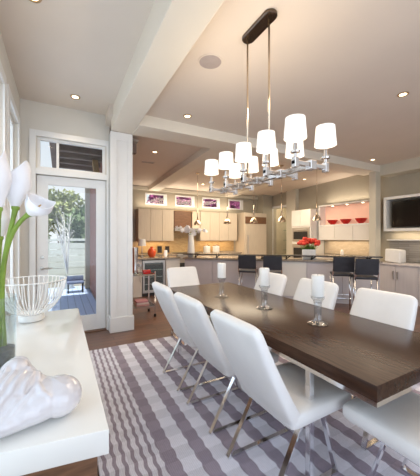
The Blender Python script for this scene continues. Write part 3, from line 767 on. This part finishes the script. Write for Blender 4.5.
# pendants over the bar
def pendant(label):
    t = thing('pendant_lamp', label, 'pendant lamp', group='small pendant lamps over the bar')
    MB().lathe([(0, -.001), (.05, -.001), (.05, -.02), (.01, -.03)], seg=20).build('canopy', M_nickel, t, 40)
    MB().tube([(0, 0, -.03), (0, 0, -.90)], .004, 6).tube([(0, 0, -.90), (0, 0, -1.20)], .011, 8).build('rod', M_nickel, t, True)
    sh = MB().lathe([(.018, -1.14), (.026, -1.20), (.055, -1.225), (.085, -1.27), (.098, -1.32), (.094, -1.32), (.08, -1.275), (.05, -1.235)], seg=24, cap=False).build('lamp_shade', M_nickel, t, 40)
    MB().ell((0, 0, -1.295), (.04, .04, .022), seg=14, rg=8).build('bulb', M_bulb, sh, True)
    return t
pd = None
for u, off, lab, dz in ((.26, .25, 'small metal pendant lamp above the orchids, leftmost over the bar', 0), (1.03, .25, 'small metal pendant lamp second from the left over the bar', 0), (1.68, .25, 'small metal pendant lamp in front of the refrigerator', 0), (2.33, .25, 'small metal pendant lamp in front of the pantry doorway', 0), (3.10, .25, 'small metal pendant lamp above the planter of red flowers', .08)):
    x, y, _ = on_bar(u, off, 0)
    z = (kz(y) if y > 4.25 else ZB + .0) - .001
    lab = lab
    if pd is None: pd = pendant(lab); pd.location = (x, y, z)
    else: dup(pd, (x, y, z), 0, lab)

# ------------------------------------------------------------------ kitchen cabinets
def cabinet(name, label, cat, x0, x1, y0, y1, z0, z1, face, nd, m, handle='v', rows=1, hz=None):
    """face: '-y' or '-x' front. Local origin at box min corner."""
    t = thing(name, label, cat, (x0, y0, z0))
    W, D_, H = x1 - x0, y1 - y0, z1 - z0
    if face == '-y': MB().box(0, W, .02, D_, 0, H).build('carcass', m, t)
    else: MB().box(.02, D_ if False else W, 0, D_, 0, H).build('carcass', m, t)
    span = W if face == '-y' else D_
    for r in range(rows):
        for k in range(nd):
            a0, a1 = span * k / nd + .003, span * (k + 1) / nd - .003; b0, b1 = H * r / rows + .003, H * (r + 1) / rows - .003
            if face == '-y': d = MB().box(a0, a1, 0, .0195, b0, b1, .003)
            else: d = MB().box(0, .0195, a0, a1, b0, b1, .003)
            d = d.build('door', m, t)
            if handle:
                hp = (a1 - .04) if k % 2 == 0 else (a0 + .04)
                zz = hz if hz else (b0 + b1) / 2
                if face == '-y': MB().box(hp - .006, hp + .006, -.03, -.0005, zz - .09, zz + .09, .003).build('handle', M_steel, d)
                else: MB().box(-.03, -.0005, hp - .006, hp + .006, zz - .09, zz + .09, .003).build('handle', M_steel, d)
    return t
cabinet('upper_cabinet', 'cream upper kitchen cabinet left of the range hood', 'cabinet', 1.98, 3.07, 8.0, YK - .001, 1.31, 2.26, '-y', 3, M_cab, None)
cabinet('upper_cabinet', 'cream upper kitchen cabinet between range hood and refrigerator', 'cabinet', 3.99, 5.42, 8.0, YK - .001, 1.31, 2.26, '-y', 4, M_cab, None)
t = thing('range_hood', 'dark brown and steel range hood between the cream upper cabinets', 'hood', (3.09, 7.95, 1.62))
MB().box(.0, .88, .0, .39, 0, .10, .004).build('canopy', M_steel, t)
MB().box(.0, .26, .05, .39, .101, .63, .004).build('side_cabinet', M_brown, t); MB().box(.27, .60, .10, .39, .101, .63, .004).build('chimney', M_brown, t); MB().box(.61, .88, .05, .39, .101, .63, .004).build('side_cabinet', M_cab, t)
# back base run (mostly behind the bar)
cabinet('base_cabinet', 'cream base cabinet under the left upper kitchen cabinet', 'cabinet', 1.98, 3.07, 7.75, YK - .013, 0, .88, '-y', 2, M_cab)
cabinet('base_cabinet', 'cream base cabinet left of the refrigerator', 'cabinet', 3.99, 5.42, 7.75, YK - .013, 0, .88, '-y', 3, M_cab)
t = thing('kitchen_range', 'stainless range under the hood on the back wall', 'range', (3.085, 7.72, 0))
MB().box(0, .89, .02, .61, 0, .91, .004).build('body', M_steel, t); MB().box(.08, .81, .0, .0195, .2, .65, .004).build('oven_door', M_dark, t); MB().box(.05, .84, .08, .58, .911, .93, .003).build('grate', M_dark, t)
tag(MB().box(1.96, 3.075, 7.72, YK - .013, .8815, .92, .004).build('countertop', M_granite), 'granite worktop on the back wall left of the range', 'countertop')
tag(MB().box(3.985, 5.43, 7.72, YK - .013, .8815, .92, .004).build('countertop', M_granite), 'granite worktop on the back wall beside the refrigerator', 'countertop')
# refrigerator, panelled
t = thing('refrigerator', 'tall cream panelled refrigerator with a dark grille along its top', 'refrigerator', (5.56, 7.72, 0))
MB().box(0, .97, .03, .62, 0, 2.28).build('case', M_cab, t)
MB().box(.03, .94, .0, .0295, .08, 1.88, .004).build('door', M_cab, t); MB().box(.03, .94, .008, .0295, 1.90, 2.14, .003).build('grille', M_brown, t)
MB().tube([(.10, -.04, .7), (.10, -.04, 1.5)], .012, 8).box(.09, .11, -.04, -.0005, .72, .74).box(.09, .11, -.04, -.0005, 1.46, 1.48).build('handle', M_steel, t)
struct(MB().box(6.56, XR - .03, 7.99, YK, 0, 3.0).build('column', M_kwall))
struct(MB().box(6.90, XR, 6.72, 7.14, 0, 3.05).build('column', M_post))
# wall ovens tower on the right wall
t = thing('oven_tower', 'tall white cabinet with built-in stainless ovens, behind the red flowers', 'oven cabinet', (6.45, 5.70, 0))
MB().box(.03, .59, 0, .76, 0, 2.26).build('case', M_wcab, t)
for (y0, y1, z0, z1) in ((.005, .375, 1.76, 2.25), (.385, .755, 1.76, 2.25), (.005, .755, .06, .55)): MB().box(.01, .0295, y0, y1, z0, z1, .003).build('door', M_wcab, t)
for (z0, z1) in ((1.30, 1.72), (.62, 1.22)):
    ov = MB().box(.0, .0295, .04, .72, z0, z1, .003).build('oven', M_steel, t)
    MB().box(-.004, -.0005, .10, .66, z0 + .06, z1 - .12, .001).build('oven_window', M_dark, ov)
    MB().tube([(-.04, .12, z1 - .06), (-.04, .64, z1 - .06)], .011, 8).box(-.04, -.0005, .14, .16, z1 - .066, z1 - .054).box(-.04, -.0005, .60, .62, z1 - .066, z1 - .054).build('oven_handle', M_steel, ov)
# display niche with red bowls, cabinet under it
t = thing('display_niche', 'open lit peach display niche on the right kitchen wall', 'shelf', (6.75, 4.02, 1.74))
W_, H_ = 1.64, .62
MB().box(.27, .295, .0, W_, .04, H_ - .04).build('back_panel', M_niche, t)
MB().box(0, .295, 0, W_, 0, .0395, .003).build('shelf', M_white, t); MB().box(0, .295, 0, W_, H_ - .0395, H_, .003).build('top_board', M_white, t)
MB().box(0, .2695, 0, .04, .04, H_ - .04, .003).build('side_board', M_white, t); MB().box(0, .2695, W_ - .04, W_, .04, H_ - .04, .003).build('side_board', M_white, t)
for k in range(3): MB().lathe([(0, 0), (.03, 0), (.03, -.008), (0, -.008)], (.13, .35 + k * .45, H_ - .041), 12).build('puck_light', M_bulb, t, 40)
bw = None
for y, lab in ((5.28, 'red glass bowl in the lit niche, nearest the ovens'), (4.86, 'red glass bowl in the middle of the lit niche'), (4.42, 'red glass bowl in the lit niche, nearest the column')):
    if bw is None:
        bw = thing('red_bowl', lab, 'bowl', (6.88, y, 1.7805), group='red bowls in the niche')
        MB().lathe([(0, 0), (.05, 0), (.055, .012), (.10, .05), (.145, .13), (.138, .13), (.09, .055), (0, .02)], seg=24).build('body', M_red, bw, 40)
        MB().tube([(.142 * math.cos(2 * PI * k / 32), .142 * math.sin(2 * PI * k / 32), .13) for k in range(32)], .006, 6, closed=True).build('rim', M_red, bw, True)
    else: dup(bw, (6.88, y, 1.7805), 0, lab)
cabinet('upper_cabinet', 'white upper kitchen cabinet below the lit niche of red bowls', 'cabinet', 6.75, XR - .001, 4.02, 5.66, 1.341, 1.739, '-x', 3, M_wcab, None)
cabinet('base_cabinet', 'white base cabinet along the right wall beside the ovens', 'cabinet', 6.45, XR - .013, 4.22, 5.68, 0, .88, '-x', 3, M_wcab)
tag(MB().box(6.42, XR - .013, 4.215, 5.69, .8815, .92, .004).build('countertop', M_granite), 'granite worktop along the right wall beside the ovens', 'countertop')
tag(MB().lathe([(0, 0), (.035, 0), (.045, .03), (.04, .12), (.02, .14), (.018, .16), (0, .16)], (6.85, 4.95, .921), 18).build('soap_jar', M_white, None, 40), 'small white jar on the granite under the white upper cabinet', 'jar')
# left base run with beverage fridge
t = thing('beverage_fridge', 'stainless framed beverage fridge in the left kitchen counter', 'fridge', (1.70, 6.50, 0))
MB().box(0, .58, .03, .58, 0, .88).build('case', M_dark, t)
f_ = MB()
for (x0, x1, z0, z1) in ((.01, .06, .08, .86), (.52, .57, .08, .86), (.06, .52, .80, .86), (.06, .52, .08, .14)): f_.box(x0, x1, 0, .0295, z0, z1, .003)
f_ = f_.build('door_frame', M_steel, t); MB().box(.06, .52, .012, .018, .14, .80).build('glass', M_shelfglass, f_)
for k in range(3): MB().box(.07, .51, .02, .0285, .28 + k * .17, .295 + k * .17).build('shelf', M_steel, t)
cabinet('base_cabinet', 'white base cabinet with long handle at the left end of the bar', 'cabinet', 2.285, 2.66, 6.50, 7.08, 0, .88, '-y', 1, M_wcab)
cabinet('base_cabinet', 'white base cabinet left of the beverage fridge', 'cabinet', 1.30, 1.695, 6.50, 7.08, 0, .88, '-y', 1, M_wcab)
tag(MB().box(1.28, 2.66, 6.46, 7.10, .8815, .92, .004).build('countertop', M_granite), 'granite worktop above the beverage fridge', 'countertop')
ZK = .9205
t = thing('round_vase', 'glossy orange-red round vase on the left kitchen worktop', 'vase', (2.02, 6.80, ZK))
MB().lathe([(0, 0), (.055, 0), (.075, .02), (.105, .09), (.105, .14), (.075, .20), (.035, .235), (.04, .26), (.033, .26), (.03, .23), (0, .22)], seg=28).build('body', M_orange, t, 50)
t = thing('table_lamp', 'small table lamp with white drum shade on the left kitchen worktop', 'lamp', (1.80, 6.90, ZK))
MB().lathe([(0, 0), (.06, 0), (.06, .012), (.012, .02), (.012, .30)], seg=18).build('base', M_steel, t, 40)
MB().lathe([(.10, .28), (.10, .282), (.085, .45), (.083, .45), (.098, .282)], seg=24, cap=False).build('lamp_shade', M_white, t, 50)
t = thing('votive_lamp', 'little glowing votive glass right of the orange-red vase', 'votive', (2.40, 6.84, ZK))
MB().lathe([(0, 0), (.03, 0), (.045, .05), (.04, .16), (.035, .16), (.036, .05), (0, .01)], seg=16).build('cup', M_shade, t, 40)
for i, (x, lab) in enumerate(((2.62, 'gold framed easel card, left of a pair on the back worktop'), (2.86, 'gold framed easel card, right of a pair on the back worktop'))):
    t = thing('picture_frame', lab, 'frame', (x, 8.0, ZK), -.3)
    MB().box(-.09, .09, -.012, 0, 0.002, .26, .003, rot=Matrix.Rotation(-.18, 3, 'X')).build('frame', M_timber, t)
    MB().box(-.065, .065, -.0135, -.0125, .03, .23, rot=Matrix.Rotation(-.18, 3, 'X')).build('picture', M_darkstone, t)
for i, (x, lab) in enumerate(((4.25, 'lit white canister on the back worktop, left of a pair'), (4.60, 'lit white canister on the back worktop, right of a pair'))):
    t = thing('canister', lab, 'canister', (x, 8.05, ZK))
    MB().lathe([(0, 0), (.11, 0), (.115, .01), (.115, .20), (.10, .21), (0, .21)], seg=24).build('body', M_white, t, 40)
    MB().lathe([(0, .211), (.10, .211), (.10, .235), (.02, .245), (.018, .265), (0, .27)], seg=24).build('lid', M_nickel, t, 40)
# bar cart behind the left column
t = thing('bar_cart', 'chrome bar cart with glass shelves just behind the left column', 'cart', (1.28, 4.98, 0))
for sx in (-1, 1):
    for sy in (-1, 1): MB().box(sx * .2 - .012, sx * .2 + .012, sy * .2 - .012, sy * .2 + .012, .05, .80, .003).build('post', M_chrome, t); MB().lathe([(0, 0), (.022, 0), (.022, .05), (0, .05)], (sx * .2, sy * .2, 0), 14).build('castor', M_dark, t, 40)
for z in (.18, .74): 
    MB().box(-.187, .187, -.187, .187, z, z + .010).build('shelf', M_shelfglass, t)
    b = MB()
    for s_ in (-1, 1): b.box(-.187, .187, s_ * .2 - .008, s_ * .2 + .008, z - .004, z + .016).box(s_ * .2 - .008, s_ * .2 + .008, -.187, .187, z - .004, z + .016)
    b.build('rail', M_chrome, t)
zc_ = .7505
t = thing('silver_vase', 'tall mirrored silver vase on the bar cart top shelf', 'vase', (1.16, 4.93, zc_))
MB().lathe([(0, 0), (.05, 0), (.055, .01), (.04, .10), (.05, .30), (.06, .48), (.052, .48), (.04, .3), (0, .05)], seg=22).build('body', M_chrome, t, 50)
for i, (x, y, lab) in enumerate(((1.25, 4.90, 'stemmed glass on the bar cart beside the silver vase'), (1.24, 5.08, 'stemmed glass at the back of the bar cart top shelf'))):
    t = thing('stemmed_glass', lab, 'glass', (x, y, zc_))
    MB().lathe([(0, 0), (.032, 0), (.03, .005), (.005, .012), (.005, .08), (.03, .10), (.038, .15), (.034, .18), (.031, .18), (.034, .15), (0, .095)], seg=16).build('body', M_holder, t, 50)
t = thing('red_tray', 'small red lidded box on the bar cart top shelf', 'box', (1.37, 4.95, zc_))
MB().box(-.065, .065, -.05, .05, 0, .05, .006).build('body', M_red, t, 30); MB().box(-.068, .068, -.053, .053, .0505, .068, .006).build('lid', M_red, t, 30)
for i in range(3):
    o = MB().box(1.17, 1.40 - i * .01, 4.85, 5.05, .1905 + i * .0305, .1905 + i * .0305 + .030, .004).build('hardback_book', mat(f'book_cover_{i}', ((.55, .28, .27), (.62, .5, .47), (.5, .22, .25))[i], .5))
    tag(o, ('dusty red book at the bottom of the bar cart stack', 'pale pink book in the middle of the bar cart stack', 'dark rose book on top of the bar cart stack')[i], 'book')
# pantry shelves with jars
t = thing('pantry_shelf', 'lit glass pantry shelving seen through the kitchen doorway', 'shelf', (8.2, 7.80, 0))
for z in (.5, .9, 1.3, 1.7, 2.1): MB().box(-.14, .28, -.72, .72, z, z + .02).build('shelf', M_shelfglass, t)
for y in (-.72, .70): MB().box(.2, .28, y, y + .02, 0, 2.3).build('upright', M_white, t)
k = 0
for z, zn in ((.521, 'second lowest'), (.921, 'middle'), (1.321, 'upper'), (1.721, 'top')):
    for y in (-.5, -.15, .2, .5):
        hgt = (.16, .22, .19, .24)[k % 4]
        o = MB().lathe([(0, 0), (.06, 0), (.065, .01), (.065, hgt * .8), (.04, hgt * .92), (.042, hgt), (0, hgt)], (8.22, 7.80 + y, z), 16).build('pantry_jar', (M_orange, M_timber, M_white, M_brown)[(k * 3 + 1) % 4], None, 40)
        tag(o, f'small jar on the {zn} pantry shelf beyond the doorway', 'jar', f'jars on the {zn} pantry shelf'); k += 1

# ------------------------------------------------------------------ television wall and grey cabinets
CZ = .80
GY0 = 1.2
yb = 3.79
for i, lab in enumerate(('pale grey two-door base cabinet against the right column, under the towel', 'pale grey two-door base cabinet under the television, second from the column', 'pale grey two-door base cabinet farthest from the column')):
    y1 = yb - i * .87; y0 = y1 - .865
    cabinet('base_cabinet', lab, 'cabinet', 6.45, XR - .013, y0, y1, 0, CZ, '-x', 2, M_gcab, 'v', 1, CZ - .22)
tag(MB().box(6.42, XR - .013, yb - 2.62, yb + .02, CZ + .0015, CZ + .035, .004).build('countertop', M_gcab), 'pale grey worktop under the television', 'countertop')
t = thing('television_surround', 'cream box frame around the television on the right wall', 'frame', (6.75, 1.45, 1.56))
W_, H_ = 2.33, .80
for (y0, y1, z0, z1, nm) in ((0, W_, 0, .06, 'bottom_board'), (0, W_, H_ - .06, H_, 'top_board'), (0, .06, .0605, H_ - .0605, 'side_board'), (W_ - .06, W_, .0605, H_ - .0605, 'side_board')):
    MB().box(0, .299, y0, y1, z0, z1, .003).build(nm, M_white, t)
MB().box(.283, .299, .061, W_ - .061, .061, H_ - .061).build('back_panel', M_post, t)
t = thing('television', 'large black flat television inside the cream frame', 'television', (6.80, 2.66, 1.645))
MB().box(.02, .06, -.98, .98, 0, .62, .004).build('case', M_dark, t); MB().box(.016, .0195, -.96, .96, .02, .60).build('screen', M_screen, t)
MB().box(.0605, .22, -.2, .2, .2, .42).build('bracket', M_dark, t)
t = thing('light_shelf', 'thin lit ledge beneath the television frame', 'shelf', (6.88, 1.45, 1.34))
MB().box(0, .157, 0, 2.33, 0, .025, .003).build('board', M_white, t)
t = thing('covered_appliance', 'small appliance under a white cloth on the grey worktop beside the column', 'appliance', (6.72, 3.50, CZ + .0355))
g_ = MB().box(-.13, .13, -.165, .165, .003, .30, .035, 4)
for vv in g_.bm.verts:
    f = 1 - vv.co.z / .30
    vv.co.y *= 1 + .06 * f * math.sin(vv.co.x * 40 + 1); vv.co.x *= 1 + .12 * f + .05 * math.sin(vv.co.y * 30) * f
    vv.co.z += .012 * math.sin(vv.co.y * 9)
zmin = min(v_.co.z for v_ in g_.bm.verts)
for vv in g_.bm.verts: vv.co.z = max(0, vv.co.z - zmin)
g_.build('cloth_cover', M_white, t, 60)
t = thing('wall_outlet', 'white outlet plate on the grey tiles right of the cloth-covered appliance', 'outlet', (XR - .0125, 3.06, 1.05))
MB().box(-.008, 0, -.06, .06, -.07, .07, .003).build('plate', M_white, t); MB().box(-.011, -.0085, -.02, .02, -.045, .045, .001).build('socket', M_trim, t)

# ------------------------------------------------------------------ light
def area(loc, rot, sx, sy, power, col):
    l = bpy.data.lights.new('area', 'AREA'); l.shape = 'RECTANGLE'; l.size = sx; l.size_y = sy; l.energy = power; l.color = col
    o = bpy.data.objects.new('area_light', l); C.objects.link(o); o.location = loc; o.rotation_euler = rot; return o
def point(loc, power, col, r=.05):
    l = bpy.data.lights.new('point', 'POINT'); l.energy = power; l.color = col; l.shadow_soft_size = r
    o = bpy.data.objects.new('point_light', l); C.objects.link(o); o.location = loc; return o
def spot(loc, power, col, ang=1.9):
    l = bpy.data.lights.new('spot', 'SPOT'); l.energy = power; l.color = col; l.spot_size = ang; l.spot_blend = .8; l.shadow_soft_size = .06
    o = bpy.data.objects.new('spot_light', l); C.objects.link(o); o.location = loc; return o
WARM = (1.0, .80, .56); COOL = (.70, .83, 1.0)
for (a, b_, c, d) in LW: area((XL - .30, (a + b_) / 2, (c + d) / 2), (0, -PI / 2, 0), d - c, b_ - a, 13 * (b_ - a), COOL)
area((1.2, YB - .2, 1.7), (PI / 2, 0, 0), 4.0, 2.6, 66, (.64, .79, 1.0))
for loc, _ in RL: spot((loc[0], loc[1], loc[2] - .03), 22, WARM)
for (x, y) in ((1.62, 5.25), (3.75, 7.0), (4.55, 5.2), (6.0, 5.6)): spot((x, y, 2.85), 45, WARM, 2.3)
area((4.2, 6.4, 2.8), (0, 0, 0), 2.6, 2.2, 125, (1, .84, .62))  # added warm fill over the kitchen, not a fitting
area((3.6, 1.8, 3.05), (0, 0, 0), 3.0, 2.6, 55, (1, .82, .62))  # added warm fill below the dining ceiling, not a fitting
area((2.5, 8.18, 1.295), (0, 0, 0), .95, .1, 4, (1, .74, .45))
area((4.7, 8.18, 1.295), (0, 0, 0), 1.3, .1, 5, (1, .74, .45))
area((6.90, 4.85, 1.325), (0, 0, 0), .1, 1.3, 4, (1, .80, .55))
area((6.92, 2.6, 1.545), (0, 0, 0), .1, 2.2, 6, (1, .80, .58))
for y in (1.4, 1.84, 2.3): point((CHX, y, 2.5), 6.0, WARM, .08)  # added above the shades to brighten ceiling and beams
point((7.7, 7.6, 2.4), 14, (1, .88, .68), .1)
area((3.7, 8.15, 2.32), (PI, 0, 0), 3.3, .25, 16, (1, .84, .66))  # added uplight over the back cabinets to brighten the kitchen ceiling
area((6.9, 4.9, 2.42), (PI, 0, 0), .2, 1.3, 5, (1, .84, .66))  # added uplight over the niche, also for the kitchen ceiling
l = bpy.data.lights.new('sun', 'SUN'); l.energy = 8.0; l.angle = .03; l.color = (1, .95, .85)
o = bpy.data.objects.new('sun', l); C.objects.link(o); o.rotation_euler = (math.radians(15), 0, 0)

w = bpy.data.worlds.new('World'); scn.world = w; w.use_nodes = True; nt = w.node_tree
bg = nt.nodes['Background']; tc = nt.nodes.new('ShaderNodeTexCoord'); sp = nt.nodes.new('ShaderNodeSeparateXYZ'); rp = nt.nodes.new('ShaderNodeValToRGB')
nt.links.new(tc.outputs['Generated'], sp.inputs[0]); nt.links.new(sp.outputs['Z'], rp.inputs['Fac']); nt.links.new(rp.outputs['Color'], bg.inputs['Color'])
rp.color_ramp.elements[0].color = (.95, .97, 1.0, 1); rp.color_ramp.elements[1].color = (.55, .74, 1.0, 1); rp.color_ramp.elements[0].position = .1; rp.color_ramp.elements[1].position = .9
bg.inputs['Strength'].default_value = 1.0

# ------------------------------------------------------------------ camera
cam = bpy.data.cameras.new('camera'); co = bpy.data.objects.new('camera', cam); C.objects.link(co)
co.location = (0, 0, 1.40); co.rotation_euler = (PI / 2, 0, -math.radians(28.5))
cam.sensor_fit = 'AUTO'; cam.sensor_width = 36; cam.lens = 36 * 275 / 476; cam.clip_start = .05
scn.camera = co
scn.view_settings.view_transform = 'Standard'; scn.view_settings.look = 'None'; scn.view_settings.exposure = 0.0
